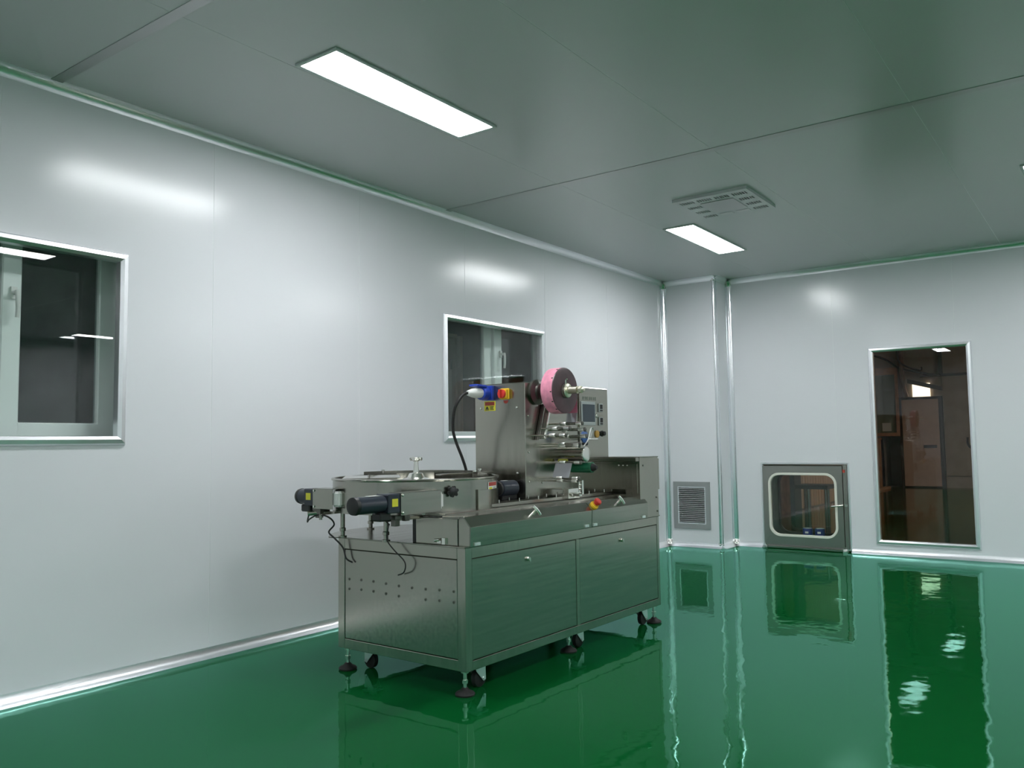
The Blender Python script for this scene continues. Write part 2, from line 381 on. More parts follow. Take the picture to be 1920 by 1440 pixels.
# ------------------------------------------------------------ ceiling air diffuser
df = tag(empty('air_diffuser', (1.83, -3.01, H)), 'square white ceiling air diffuser with groups of dark slots', 'air vent')
slots = []
def sgroup(cx, cy, n=6, wx=.0115, gx=.019, ly=.062):
    for k in range(n):
        x = cx+(k-(n-1)/2)*gx; slots.append((x-wx/2, x+wx/2, cy-ly/2, cy+ly/2))
for q in range(4):
    for sx in (-1, 1): sgroup(sx*.205, -.225+q*.150)
for sx in (-1, 1): sgroup(sx*.068, -.225)
build('face_plate', MB().grid((-.29, .29), (-.315, .315), slots, FC, -.022, -.018), 'ceil', df)
build('rim', MB().grid((-.29, .29), (-.315, .315), [(-.284, .284, -.309, .309)], FC, -.0185, 0), 'ceil', df)
build('plenum', MB().box(-.283, -.275, -.308, .308, 0, .30).box(.275, .283, -.308, .308, 0, .30).box(-.275, .275, -.308, -.30, 0, .30).box(-.275, .275, .30, .308, 0, .30).box(-.283, .283, -.308, .308, .30, .308), 'strip', df)
build('centre_plate', MB().box(-.13, .13, -.16, .15, -.026, -.022), 'strip', df, bevel=.002)
for sx in (-1, 1): build('blank_plate', MB().box(sx*.068-.05, sx*.068+.05, .195, .255, -.0235, -.022), 'strip', df)

# ------------------------------------------------------------ return air grille on the column
gr = tag(empty('air_grille', (.30, -.355, .458)), 'grey louvred return air grille low on the corner column', 'air vent')
build('frame', MB().grid((-.218, .218), (-.26, .26), [(-.165, .165, -.205, .205)], FF, 0, .016), 'strip', gr, bevel=.003)
build('inner_frame', MB().grid((-.165, .165), (-.205, .205), [(-.153, .153, -.193, .193)], FF, 0, .012), 'alu', gr)
sl = MB().add([(-.153, -.003, .008), (.153, -.003, .008), (.153, -.013, -.004), (-.153, -.013, -.004), (-.153, -.003, .0065), (.153, -.003, .0065), (.153, -.013, -.0055), (-.153, -.013, -.0055)],
              [(0,1,2,3), (7,6,5,4), (0,4,5,1), (1,5,6,2), (2,6,7,3), (3,7,4,0)])
s0 = build('slat', sl, 'strip', gr, loc=(0, 0, -.18))
for k in range(1, 18): copy_of(s0, (0, 0, -.18+k*.0212), gr)

# ------------------------------------------------------------ pass box in the far wall
pb = tag(empty('pass_box', (0, 0, 0)), 'stainless pass box with rounded glass door low in the far wall', 'pass box')
frame((.97, 1.90, .012, .924), FF, pb, 'alu', [(0, -.002), (0, .008), (.006, .014), (.016, .014), (.022, .008), (.022, -.01), (.012, -.01), (.012, -.002)])
build('housing', MB().box(.99, .995, 0, .32, .03, .905).box(1.877, 1.882, 0, .32, .03, .905).box(.99, 1.882, 0, .32, .03, .06).box(.99, 1.882, 0, .32, .90, .905), 'pbsteel', pb)
def rrect(u0, u1, v0, v1, r, k=7):
    P = []
    for cx, cy, a0 in ((u1-r, v1-r, 0), (u0+r, v1-r, 90), (u0+r, v0+r, 180), (u1-r, v0+r, 270)):
        for i in range(k+1):
            t = math.radians(a0+90*i/k); P.append((cx+r*math.cos(t), cy+r*math.sin(t)))
    return P
def ring_panel(outer, inner, fn, h0, h1):
    n = len(inner); mb = MB()
    V = [fn(u, v, h) for h in (h0, h1) for u, v in outer]+[fn(u, v, h) for h in (h0, h1) for u, v in inner]
    F = []
    for i in range(n):
        j = (i+1) % n
        F += [(i, j, 2*n+j, 2*n+i), (n+i, 3*n+i, 3*n+j, n+j), (i, n+i, n+j, j), (2*n+i, 2*n+j, 3*n+j, 3*n+i)]
    return mb.add(V, F)
def square_like(rr, u0, u1, v0, v1):
    cx, cy = (u0+u1)/2, (v0+v1)/2; out = []
    for u, v in rr:
        du, dv = u-cx, v-cy; s_ = min((u1-cx)/abs(du) if du else 9e9, (v1-cy)/abs(dv) if dv else 9e9)
        out.append((cx+du*s_, cy+dv*s_))
    # snap the four corner samples
    for k, (a, b) in enumerate(((u1, v1), (u0, v1), (u0, v0), (u1, v0))): out[k*8+3] = (a, b)
    return out
def pb_door(y0, th, parent, seal='gasket'):
    fn = lambda u, v, h: (u, y0-h, v)
    rr = rrect(1.058, 1.766, .138, .806, .11)
    d = build('door', ring_panel(square_like(rr, .992, 1.832, .05, .888), rr, fn, 0, th), 'pbsteel', parent)
    ri = rrect(1.075, 1.749, .155, .789, .095)
    build('gasket', ring_panel(rrect(1.05, 1.774, .13, .814, .118), ri, fn, -.006, th+.008), seal, d, bevel=.003)
    build('pane', MB().prism(rrect(1.066, 1.758, .146, .798, .10), fn, th*.3, th*.3+.005), 'glass', d)
    return d
d = pb_door(.004, .026, pb)
build('handle', MB().cyl((1.80, -.022, .478), (1.80, -.055, .478), .012, n=12).tube([(1.84, -.05, .482), (1.80, -.055, .478), (1.72, -.06, .468)], .009, 8).box(1.845, 1.875, -.03, -.008, .468, .492), 'chrome', d)
pb_door(.31, .02, pb, 'hdark')
build('jamb', MB().box(1.838, 1.877, -.018, .0, .03, .90), 'pbsteel', pb, bevel=.002)
build('catch', MB().box(1.838, 1.862, -.03, -.016, .82, .85), 'redl', pb)
build('threshold', MB().box(1.03, 1.82, -.06, -.0, .0, .032), 'steel', pb, bevel=.008)
build('threshold_end', MB().add([(.985,0,0),(1.03,-.06,0),(1.03,0,0),(.985,0,.035),(1.03,-.06,.032),(1.03,0,.035)], [(0,1,2),(3,5,4),(0,3,4,1),(1,4,5,2),(2,5,3,0)]), 'chrome', pb)
build('threshold_end', MB().add([(1.865,0,0),(1.82,-.06,0),(1.82,0,0),(1.865,0,.035),(1.82,-.06,.032),(1.82,0,.035)], [(0,1,2),(3,5,4),(0,3,4,1),(1,4,5,2),(2,5,3,0)]), 'chrome', pb)
for x, y in ((1.40, .165), (1.525, .185)):
    t = tag(empty('paint_tin', (x, y, .06)), 'small dark blue tin with white marks standing inside the pass box', 'tin', 'blue tins in the pass box')
    build('can', MB().lathe((0,0,0), Z, [(0, .052), (.003, .055), (.006, .052), (.143, .052), (.147, .055), (.150, .052)], 20), 'tinblue', t)
    build('lid', MB().lathe((0,0,.150), Z, [(0, .045), (.004, .045)], 20), 'zinc', t)
    build('label_patch', MB().box(-.012, .022, -.0535, -.05, .10, .12), 'white', t)

# ------------------------------------------------------------ the hall beyond the far wall
HH = 4.2
struct(build('floor_hall', MB().box(-1.2, 9, .06, 12.6, -.05, 0), 'hfloor'), 'glossy olive-brown floor of the hall beyond the fixed window', 'floor')
struct(build('ceiling_hall', MB().box(-1.3, 9, .06, 12.8, HH, HH+.05), 'hwall'), 'dim ceiling of the hall beyond', 'ceiling')
hb = struct(build('wall_hall_back', MB().grid((-1.2, 9), (0, HH), [(-.5, -.10, -.01, 1.25)], FF, -12.7, -12.6), 'hgrey'), 'brown-grey end wall of the hall beyond the window', 'wall')
build('wall_board', MB().box(.86, 3, 12.56, 12.6, .28, 2.6), 'hgrey', hb, bevel=.004)
build('cornice', MB().box(.40, 9, 12.5, 12.6, 2.61, 2.66), 'hdark', hb)
build('side_board', MB().box(-.7, .05, 12.55, 12.6, 2.05, 3.9), 'hwall', hb)
build('recess', MB().box(-.55, -.5, 12.6, 13.4, 0, 1.3).box(-.10, -.05, 12.6, 13.4, 0, 1.3).box(-.5, -.10, 13.35, 13.4, 0, 1.3).box(-.5, -.10, 12.6, 13.35, 1.25, 1.3).box(-.5, -.10, 12.6, 13.35, -.05, 0), 'hgrey', hb)
build('corner_post', MB().box(.80, .88, 12.50, 12.6, 2.62, 3.4), 'hdark', hb)
hl = struct(build('wall_hall_left', MB().box(-.35, -.22, .08, 8.8, 0, HH).box(-1.3, -1.2, 8.7, 12.6, 0, HH).box(-1.2, -.35, 8.7, 8.8, 0, HH), 'hwall'), 'brown side wall of the hall beyond the pass box', 'wall')
for o in (hl,): pass
cor = MB()
prev = None
for k in range(0, 50):
    y = 4.9+k*.075; x = -.22+(.0 if k % 2 else .03)
    if prev: cor.add([(prev[0], prev[1], .02), (x, y, .02), (x, y, 2.4), (prev[0], prev[1], 2.4)], [(0,1,2,3)])
    prev = (x+.004, y)
build('corrugated_sheet', cor, 'hsheet', hl)
build('brown_board', MB().box(-.22, -.19, 3.0, 4.55, .0, 1.6), 'hbrick', hl)
build('dark_post', MB().box(-.22, -.12, 4.55, 4.9, 0, 3.4), 'hdark', hl)
struct(build('wall_hall_right', MB().box(9, 9.1, .06, 12.6, 0, HH), 'hwall'), 'brown far side wall of the hall beyond', 'wall')
struct(build('wall_hall_front', MB().grid((-.35, 9), (0, HH), [(W3[0]-.02, W3[1]+.02, W3[2]-.02, W3[3]+.02), (.98, 1.89, -.01, .92)], FF, -.075, -.062), 'hgrey'), 'brown back face of the partition on the hall side', 'wall')
d1 = struct(build('door_1', MB().box(-.03, .77, 12.51, 12.55, .03, 2.08), 'hdoor', bevel=.006), 'pinkish-brown painted door at the end of the hall beyond the window', 'door')
build('door_frame', MB().box(-.09, -.03, 12.5, 12.6, 0, 2.14).box(.77, .85, 12.5, 12.6, 0, 2.14).box(-.09, .85, 12.5, 12.6, 2.08, 2.14), 'hdark', d1)
build('lock_plate', MB().box(.42, .70, 12.49, 12.51, .93, 1.0), 'hdark', d1)
build('paper_scrap', MB().box(.13, .20, 12.505, 12.51, 1.66, 1.69).box(.05, .13, 12.505, 12.51, 1.60, 1.615).box(.35, .45, 12.505, 12.51, 1.60, 1.615), 'white', d1)
tr = struct(build('window_4', MB().box(.22, .60, 12.54, 12.58, 2.14, 2.46), 'hlight'), 'lit cream transom light above the hall door', 'window')
build('canopy', MB().add([(.16,12.3,2.56),(.86,12.3,2.36),(.86,12.6,2.36),(.16,12.6,2.56),(.16,12.3,2.46),(.86,12.3,2.26),(.86,12.6,2.26),(.16,12.6,2.46)],
      [(0,1,2,3),(7,6,5,4),(0,4,5,1),(1,5,6,2),(2,6,7,3),(3,7,4,0)]), 'hdark', tr)
cb = tag(empty('wall_cabinet', (-.37, 12.55, 1.22)), 'glass-fronted wall cabinet beside the hall door seen through the tall window', 'cabinet')
build('body', MB().box(-.28, .28, -.06, 0, 0, 1.64), 'cabgreen', cb)
build('door_frame', MB().grid((-.29, .29), (0, 1.65), [(-.22, .22, .08, 1.48)], lambda u, v, h: (u, -.06-h, v), 0, .03), 'hwood', cb, bevel=.004)
build('shelf_paper', MB().box(-.10, .10, -.075, -.062, .12, .32), 'white', cb)
build('pane', MB().box(-.22, .22, -.084, -.08, .08, 1.48), 'glass', cb)
pl = tag(build('wooden_post', MB().box(-.64, -.50, 12.28, 12.40, 0, 1.16).box(-.66, -.48, 12.26, 12.42, 1.14, 1.18), 'hwood', bevel=.005), 'reddish wooden post standing below the wall cabinet in the hall', 'post')
tag(build('plank', MB().add([(-.30,9.6,0),(-.18,9.6,0),(-.18,9.6,.05),(-.30,9.6,.05),(-.34,11.9,0),(-.22,11.9,0),(-.22,11.9,.05),(-.34,11.9,.05)], [(0,1,2,3),(7,6,5,4),(0,4,5,1),(1,5,6,2),(2,6,7,3),(3,7,4,0)]), 'hwood', bevel=.004), 'loose orange-brown plank lying on the hall floor', 'plank')
pp = tag(empty('pipe_run', (0,0,0)), 'dark sagging pipe run across the top of the hall end wall', 'pipe')
build('main_pipe', MB().tube([(-.7,12.44,3.22), (-.35,12.44,3.08), (-.05,12.44,2.86), (.3,12.44,2.74), (.62,12.44,2.66), (.85,12.44,2.62)], .026, 8), 'hdark', pp)
build('branch_pipe', MB().tube([(-.05,12.40,3.6), (-.05,12.40,3.2), (.0,12.40,2.98), (.2,12.40,2.84), (.44,12.40,2.76), (.46,12.40,2.84)], .022, 8), 'hdark', pp)
build('drop_pipe', MB().tube([(.02,12.45,3.9), (.02,12.45,3.0), (.03,12.45,2.5), (.1,12.45,2.14)], .06, 8), 'hbrick', pp)
vs = tag(empty('valve_stand', (2.86, 1.98, 0)), 'black iron valve stand with lever behind the edge of the tall window', 'valve')
build('base', MB().lathe((0,0,0), Z, [(0, .10), (.02, .10), (.03, .05), (.10, .05), (.12, .09), (.16, .09), (.18, .045)], 16), 'hdark', vs)
build('column', MB().cyl((0,0,.18), (0,0,1.0), .045, .04), 'hdark', vs)
build('lever', MB().tube([(0,0,1.0), (-.02,0,1.04), (-.09,0,1.05), (-.12,0,1.10), (-.12,0,1.17)], .014, 8), 'hdark', vs)
tb = tag(empty('work_table', (1.0, 1.75, 0)), 'small table on round steel legs glimpsed through the pass box', 'table')
build('table_top', MB().box(-.17, .24, -.2, .2, .55, .60), 'hdark', tb, bevel=.004)
for x, y, r in ((-.02, -.12, .028), (.17, .06, .02), (-.13, .12, .02), (.2, -.15, .016)):
    build('leg', MB().cyl((x, y, 0), (x, y, .55), r, n=14), 'steelv', tb)
build('foot_plate', MB().lathe((-.02,-.12,0), Z, [(0, .13), (.02, .13), (.05, .06)], 16), 'hdark', tb)
for x, y, lb in ((6.0, 7.0, 'warm hall lamp at the far side of the hall'),):
    o = tag(empty('hall_lamp_offscreen', (x, y, HH)), lb, 'lamp')
    build('housing', MB().grid((-.17, .17), (-.62, .62), [(-.15, .15, -.6, .6)], FC, -.05, 0), 'hdark', o)
    build('diffuser_offscreen', MB().box(-.15, .15, -.6, .6, -.04, -.03), 'hlamp', o)

# ------------------------------------------------------------ the packaging machine (local axes: x along its length, y towards the windowed wall)
PM = tag(empty('packaging_machine', (1.705, -6.03, 0), math.radians(89.1)), 'stainless steel flow-wrapping machine with round feeding drum on the green floor', 'machine')
LN, DP, ZB, ZT = 1.95, .885, .115, .685
F0 = lambda u, v, h: (u, -h, v)           # faces along the long front: u = x, v = z, h out of the front
E0 = lambda u, v, h: (-h, u, v)           # faces at the drum end: u = y, v = z, h out of the end
fr = MB()
for x0, x1 in ((0, .046), (LN-.03, LN)):
    for y0, y1 in ((0, .052), (DP-.05, DP)): fr.box(x0, x1, y0, y1, ZB, ZT)
for y0, y1 in ((0, .04), (DP-.04, DP)):
    fr.box(.046, LN-.03, y0, y1, ZB, ZB+.044).box(.046, LN-.03, y0, y1, ZT-.052, ZT).box(.952, .984, y0, y1, ZB+.044, ZT-.052)
for x0, x1 in ((0, .04), (LN-.03, LN)):
    fr.box(x0, x1, .052, DP-.05, ZB, ZB+.05).box(x0, x1, .052, DP-.05, ZT-.055, ZT)
build('cabinet_frame', fr, 'steelv', PM, bevel=.002)
build('cabinet_base', MB().box(.02, LN-.02, .03, DP-.03, ZB+.004, ZB+.02), 'steelv', PM)
lock = MB().lathe((0,0,0), (0,-1,0), [(0, .011), (.006, .011), (.009, .008), (.014, .008)], 14).box(-.003, .003, -.018, -.012, -.014, .006)
l0 = None
for x0, x1, lx in ((.049, .949, .495), (.987, 1.917, 1.456)):
    d = build('door_panel', MB().box(x0, x1, .002, .016, ZB+.047, ZT-.055), 'steel', PM, bevel=.002)
    if l0 is None: l0 = build('lock', lock, 'chrome', d, loc=(lx, .002, .58))
    else: copy_of(l0, (lx, .002, .58), d)
    # same on the hidden long side
    build('door_panel', MB().box(x0, x1, DP-.016, DP-.002, ZB+.047, ZT-.055), 'steel', PM, bevel=.002)
ep = build('end_panel', MB().box(.002, .014, .055, DP-.053, ZB+.053, ZT-.058), 'steel', PM, bevel=.002)
bolt = MB().lathe((0,0,0), (-1,0,0), [(0, .0065), (.0022, .0065), (.003, .004)], 10)
b0 = None
for k in range(9):
    for zz, skip in ((.475, ()), (.425, (5,))):
        if k in skip: continue
        y = .80-k*.0905; z = zz-.0+.004*math.sin(k)
        if b0 is None: b0 = build('bolt', bolt, 'dsteel', ep, loc=(.002, y, z))
        else: copy_of(b0, (.002, y, z), ep)
build('end_panel', MB().box(LN-.014, LN-.002, .055, DP-.053, ZB+.053, ZT-.058), 'steel', PM, bevel=.002)
# top plate with the round lobe under the drum
cx, cy, cr = .37, .62, .505
poly = [(-.012, -.004), (LN+.01, -.004), (LN+.01, DP)]
a0 = math.asin((DP-cy)/cr)
poly += [(cx+cr*math.cos(a0+(PI-2*a0-.0)*i/24), cy+cr*math.sin(a0+(PI-2*a0)*i/24)) for i in range(25) if cx+cr*math.cos(a0+(PI-2*a0)*i/24) > -.04]
poly += [(-.03, .88), (-.012, .84)]
build('top_plate', MB().prism(poly, FC, ZT, ZT+.006), 'steel', PM, bevel=.0015)
# feet and casters
def foot(x, y):
    f_ = build('levelling_foot', MB().cyl((x, y, .036), (x, y, ZB), .0095, n=12).lathe((x, y, .055), Z, [(0, .015), (.016, .015)], 6).lathe((x, y, ZB-.012), Z, [(0, .02), (.012, .02)], 12), 'chrome', PM)
    build('foot_pad', MB().lathe((x, y, 0), Z, [(0, .046), (.008, .048), (.015, .043), (.024, .024), (.036, .013)], 24), 'rubber', f_)
for p_ in ((.035, .04), (.032, .845), (.985, .085), (1.925, .04), (.985, .845), (1.925, .845)): foot(*p_)
def caster(x, y, rot=0):
    c = empty('caster', (x, y, 0), rot, PM)
    fk = MB().box(-.042, .042, -.036, .036, ZB-.006, ZB).lathe((0,0,ZB-.022), Z, [(0, .028), (.016, .028)], 18)
    for s_ in (-1, 1):
        fk.prism([(-.036, ZB-.02), (.036, ZB-.02), (.038, .035), (.022, .030), (-.03, ZB-.032)], lambda u, v, h: (u, h, v), s_*.022, s_*.025)
    fk.cyl((.022, -.03, .044), (.022, .03, .044), .006, n=10)
    build('fork', fk, 'zinc', c)
    build('wheel', MB().lathe((.012, -.016, .044), Y, [(0, .036), (.004, .043), (.028, .043), (.032, .036)], 24), 'rubber', c)
for x, y, r_ in ((.165, .075, 0), (1.10, .105, 0), (1.82, .075, 0), (.12, .75, 1.5), (1.10, .78, 0), (1.82, .78, .4)): caster(x, y, r_)

# deck: infeed box, deck plate, covers ------------------------------------------------
ib = build('infeed_box', MB().box(.008, 1.70, .055, .325, ZT+.006, .818), 'steelv', PM, bevel=.002)
build('gap_shade_block', MB().box(.02, .09, .326, .36, ZT+.006, .82), 'black', PM, bevel=.002)  # black block standing in for the shade of the gap by the infeed box
build('end_latch', MB().box(-.004, .008, .15, .175, .70, .712).cyl((-.002, .19, .712), (-.002, .16, .716), .007, n=10).box(-.003, .008, .125, .145, .695, .725), 'chrome', PM)
dk = build('deck_plate', MB().box(.03, 1.70, .15, .36, .824, .836), 'steel', PM, bevel=.002)
build('deck_step', MB().box(.008, 1.70, .045, .15, .816, .828), 'steel', PM, bevel=.002)
for y, z in ((.185, .850), (.255, .850)):
    g = build('guide_rail', MB().box(.42, 1.69, y, y+.006, .838, z+.006), 'steel', PM, bevel=.001)
    for k in range(7):
        build('pin', MB().cyl((.5+k*.18, y+.003, z), (.5+k*.18, y+.003, z+.024), .003, n=8), 'chrome', g)
build('chain_bed', MB().box(.42, 1.69, .195, .252, .836, .842), 'dsteel', PM)
CV = [(.05, .829), (.018, .829), (-.024, .783), (-.020, .688), (-.012, .688), (-.014, .780), (.022, .820), (.05, .820)]
def cover(x0, x1):
    P_ = CV; n = len(P_)
    V = [(x0, y, z) for y, z in P_]+[(x1, y, z) for y, z in P_]
    Fs = [tuple(range(n))[::-1], tuple(range(n, 2*n))]+[(i, (i+1) % n, n+(i+1) % n, n+i) for i in range(n)]
    c = build('front_cover', MB().add(V, Fs), 'steel', PM, bevel=.0015)
    return c
c1 = cover(.012, 1.088); c2 = cover(1.093, 1.762)
build('cover_end', MB().prism([(.05, .827), (.018, .827), (-.022, .783), (-.018, .69), (.05, .69)], lambda u, v, h: (h, u, v), .012, .018), 'steelv', c1)
build('cover_end', MB().prism([(.05, .827), (.018, .827), (-.022, .783), (-.018, .69), (.05, .69)], lambda u, v, h: (h, u, v), 1.756, 1.762), 'steelv', c2)
def wing(x, parent):
    o = Vector((x, -.006, .806)); nrm = Vector((0, -.74, .67)); t = Vector((.5, -.2, -.6)).normalized()
    build('wing_handle', MB().cyl(o-nrm*.004, o+nrm*.03, .009, n=12).tube([o+nrm*.03-t*.026, o+nrm*.034, o+nrm*.03+t*.034], .0075, 8, 3), 'satin', parent)
wing(.538, c1); wing(1.415, c2)
for x, pr in ((.06, c1), (1.03, c1), (1.12, c2), (1.70, c2)):
    build('latch', MB().box(x-.02, x+.02, -.027, -.021, .694, .708).cyl((x, -.030, .701), (x, -.022, .701), .005, n=8), 'zinc', pr)
es = empty('emergency_stop', (1.14, -.004, .806), 0, PM); es.rotation_euler = (math.radians(48), 0, 0)
build('collar', MB().lathe((0,0,-.004), Z, [(0, .026), (.014, .026), (.018, .022), (.022, .022)], 24), 'yellow', es)
build('button', MB().lathe((0,0,.018), Z, [(0, .014), (.010, .014), (.012, .022), (.026, .022), (.030, .018)], 24), 'red', es)
build('bracket_plate', MB().box(-.045, .045, -.03, .03, -.006, -.003), 'chrome', es)

# exit housing ------------------------------------------------------------------------
eh = build('exit_housing', MB().grid((0.0, .30), (.69, 1.07), [(.10, .20, .838, .868)], lambda u, v, h: (h, u, v), 1.703, 1.708)
      .box(1.703, LN, -.002, .0, .69, 1.07).box(1.946, LN, .0, .30, .69, 1.07).box(1.703, LN, .0, .30, 1.066, 1.07).box(1.703, LN, .296, .30, .69, 1.07), 'steelv', PM)
build('housing_floor', MB().box(1.75, 1.94, .02, .28, .70, .71), 'steelv', eh)
build('side_door', MB().grid((.012, .285), (.845, 1.032), [(.10, .20, .84, .868)], lambda u, v, h: (h, u, v), 1.697, 1.7025), 'steelv', eh, bevel=.0015)
build('top_band', MB().box(1.66, 1.703, .0, .33, 1.046, 1.072), 'steel', eh, bevel=.002)
build('lid', MB().box(1.70, LN+.004, -.006, .305, 1.070, 1.076), 'steel', eh, bevel=.002)
sc = None
for y in (.085, .115, .145):
    sc = build('screw', MB().lathe((1.697, y, 1.021), (-1,0,0), [(0, .006), (.004, .006), (.006, .003)], 10), 'chrome', eh)
for x, z in ((1.75, 1.02), (1.92, .81), (1.93, .72)):
    build('screw', MB().lathe((x, -.002, z), (0,-1,0), [(0, .006), (.003, .006), (.005, .003)], 10), 'dsteel', eh)
build('side_strip', MB().box(LN, LN+.018, -.002, .06, .86, 1.06), 'steelv', eh, bevel=.002)

# feeding drum -----------------------------------------------------------------------
DC = Vector((.32, .62, 0)); DR = .445
fd = empty('feeding_drum', (DC.x, DC.y, 0), 0, PM)
build('drum_wall', MB().lathe((0,0,.832), Z, [(0, DR-.004), (0, DR), (.168, DR), (.168, DR-.004), (0, DR-.004)], 72, cap=False), 'steel', fd)
build('rim', MB().lathe((0,0,.988), Z, [(0, DR-.002), (.001, DR+.006), (.006, DR+.008), (.012, DR+.006), (.014, DR-.006), (.010, DR-.009), (0, DR-.006)], 72, cap=False), 'steel', fd)
build('drum_floor', MB().lathe((0,0,.826), Z, [(0, DR), (.006, DR), (.0065, .02)], 72), 'steel', fd)
build('turntable', MB().lathe((0,0,.93), Z, [(0, .40), (.006, .40), (.03, .20), (.055, .08), (.07, .03)], 60), 'chrome', fd)
hw = build('handwheel', MB().lathe((0.0,0,.985), Z, [(0, .055), (.032, .036), (.036, .016), (.095, .012), (.10, .018)], 20).lathe((0,0,1.083), Z, [(0, .016), (.004, .026), (.014, .03), (.022, .02)], 20), 'chrome', fd)
for k in range(4):
    t = k*PI/2+.35
    build('grip', MB().tube([(.015*math.cos(t), .015*math.sin(t), 1.094), (.034*math.cos(t), .034*math.sin(t), 1.094)], .009, 8, 1), 'chrome', hw)
def arc_plate(r, a0, a1, z0, z1, th=.003, k=20, twist=0):
    mb = MB(); V = []
    for i in range(k+1):
        t = math.radians(a0+(a1-a0)*i/k); rr = r+twist*i/k
        for q, z in ((rr, z0), (rr, z1), (rr-th, z1), (rr-th, z0)): V.append((q*math.cos(t), q*math.sin(t), z))
    F = [(0,1,2,3), (4*k+3, 4*k+2, 4*k+1, 4*k)]
    for i in range(k):
        for j in range(4): F.append((4*i+j, 4*(i+1)+j, 4*(i+1)+(j+1) % 4, 4*i+(j+1) % 4))
    return mb.add(V, F)
build('inner_guide', arc_plate(.33, -70, 95, .945, 1.022, twist=.05), 'steel', fd)
build('inner_guide', arc_plate(.26, 20, 150, .945, 1.012), 'steel', fd)
build('wiper_plate', MB().add([(-.30,.26,.99), (-.06,.06,.99), (.02,.15,1.0), (-.18,.36,1.0), (-.30,.26,.996), (-.06,.06,.996), (.02,.15,1.006), (-.18,.36,1.006)],
      [(0,1,2,3), (7,6,5,4), (0,4,5,1), (1,5,6,2), (2,6,7,3), (3,7,4,0)]), 'chrome', fd)
for (x, y) in ((.16, -.28), (.40, -.12), (.10, .36)):
    build('stud', MB().cyl((x, y, 1.0), (x, y, 1.03), .006, n=8).lathe((x, y, 1.022), Z, [(0, .011), (.008, .011)], 6), 'chrome', fd)
build('hold_down_bar', MB().box(-.02, .43, -.20, -.16, 1.006, 1.014), 'steel', fd, bevel=.002)
# straight outlet plate beside the drum and its edge
op = build('outlet_plate', arc_plate(DR+.005, -91, -58, .836, .935, k=10), 'steelv', fd)
build('outlet_edge', arc_plate(DR+.010, -92.5, -91, .836, .938, th=.008, k=2), 'steelv', fd)
# warning label wrapped on the drum
wl_ = build('warning_label', arc_plate(DR+.0025, -80, -64, .925, .972, th=.001, k=4), 'white', fd); wl_['label'] = 'red and white warning label'
build('red_band', arc_plate(DR+.0035, -79, -65, .951, .970, th=.001, k=4), 'redl', wl_)
build('warning_triangle', arc_plate(DR+.0035, -78.5, -74, .929, .945, th=.001, k=2), 'ylabel', wl_)
build('text_lines', arc_plate(DR+.0035, -72, -66, .933, .936, th=.001, k=2).add(*[(lambda m_: (m_.v, m_.f))(arc_plate(DR+.0035, -72, -67.5, .940, .943, th=.001, k=2))][0]), 'ink', wl_)
for x, y in ((.0, .85), (.36, 1.02), (-.025, .50), (.62, .80)):
    p_ = build('drum_post', MB().lathe((x, y, ZT+.006), Z, [(0, .022), (.008, .022), (.01, .012), (.03, .012), (.032, .017), (.046, .017), (.05, .0125), (.142, .0125)], 14), 'steelv', PM)

# brush motors ---------------------------------------------------------------------
def brush_motor(loc, rz, L, brL, small=False):
    """axis along local x; x = 0 at the gearbox/bracket joint, motor towards -x, bracket towards +x, outward face -y"""
    m_ = empty('brush_motor', loc, rz, PM)
    r = .041
    b_ = build('motor_body', MB().lathe((-.075-L, 0, 0), X, [(0, r-.006), (.004, r-.002), (L-.004, r-.002), (L, r-.006)], 28), 'motor', m_)
    build('fan_cap', MB().lathe((-.075-L-.020, 0, 0), X, [(0, r-.016), (.004, r-.002), (.020, r+.001), (.024, r-.004)], 28), 'black', b_)
    g = build('gearbox', MB().box(-.075, 0, -.044, .044, -.044, .044), 'motor', m_, bevel=.005)
    build('yellow_label', MB().box(-.055, -.018, -.0455, -.044, -.014, .022), 'ylabel', g)
    build('terminal_box', MB().box(-.115, -.045, -.03, .03, -.078, -.040), 'black', m_, bevel=.006)
    if not small: build('rating_label', MB().box(-.17, -.10, -.014, .014, .0385, .0400), 'white', b_)
    br = build('bracket', MB().box(0, brL, -.046, -.043, -.058, .047).box(0, brL, -.046, .035, .044, .047).box(0, .003, -.046, .044, -.058, .047), 'steel', m_, bevel=.001)
    for z in (-.046, .036): build('screw', MB().lathe((.012, -.046, z), (0,-1,0), [(0, .006), (.004, .006), (.005, .004)], 10), 'chrome', br)
    build('brush', MB().box(brL-.02, brL+.035, -.036, .030, -.046, .034), 'whitep', m_, bevel=.010, seg=3)
    build('mounting_foot', MB().box(-.02, .05, -.03, .03, -.075, -.058).box(-.01, .02, -.02, .012, -.108, -.075).box(.03, .06, -.045, -.02, -.085, -.055), 'dsteel', m_, bevel=.002)
    return m_
brush_motor((-.222, .245, .903), 0, .165, .278)
bm1 = brush_motor((-.10, .918, .905), -PI/2, .065, .155, True)
build('cable', MB().tube([(-.28, .25, .83), (-.20, .30, .80), (-.10, .40, .785), (-.045, .465, .76), (-.045, .47, .70), (-.04, .43, .655), (-.035, .36, .60), (-.03, .37, .55), (-.02, .42, .53)], .0035, 6), 'black', PM)
build('cable', MB().tube([(-.10, 0.995, .83), (-.12, .99, .775), (-.13, .96, .79), (-.12, .90, .815), (-.10, .84, .80), (-.05, .86, .76), (-.06, .89, .72), (-.05, .86, .69), (-.025, .82, .64), (-.02, .80, .585), (-.008, .765, .565)], .0045, 6), 'black', PM)
build('support_arm', MB().box(-.13, .02, .86, .885, .815, .83).box(-.10, .02, .80, .885, .822, .832).cyl((-.13, .872, .815), (-.13, .872, .79), .008, n=8).cyl((-.15, .95, .82), (-.10, .90, .825), .012, n=10), 'steelv', PM)
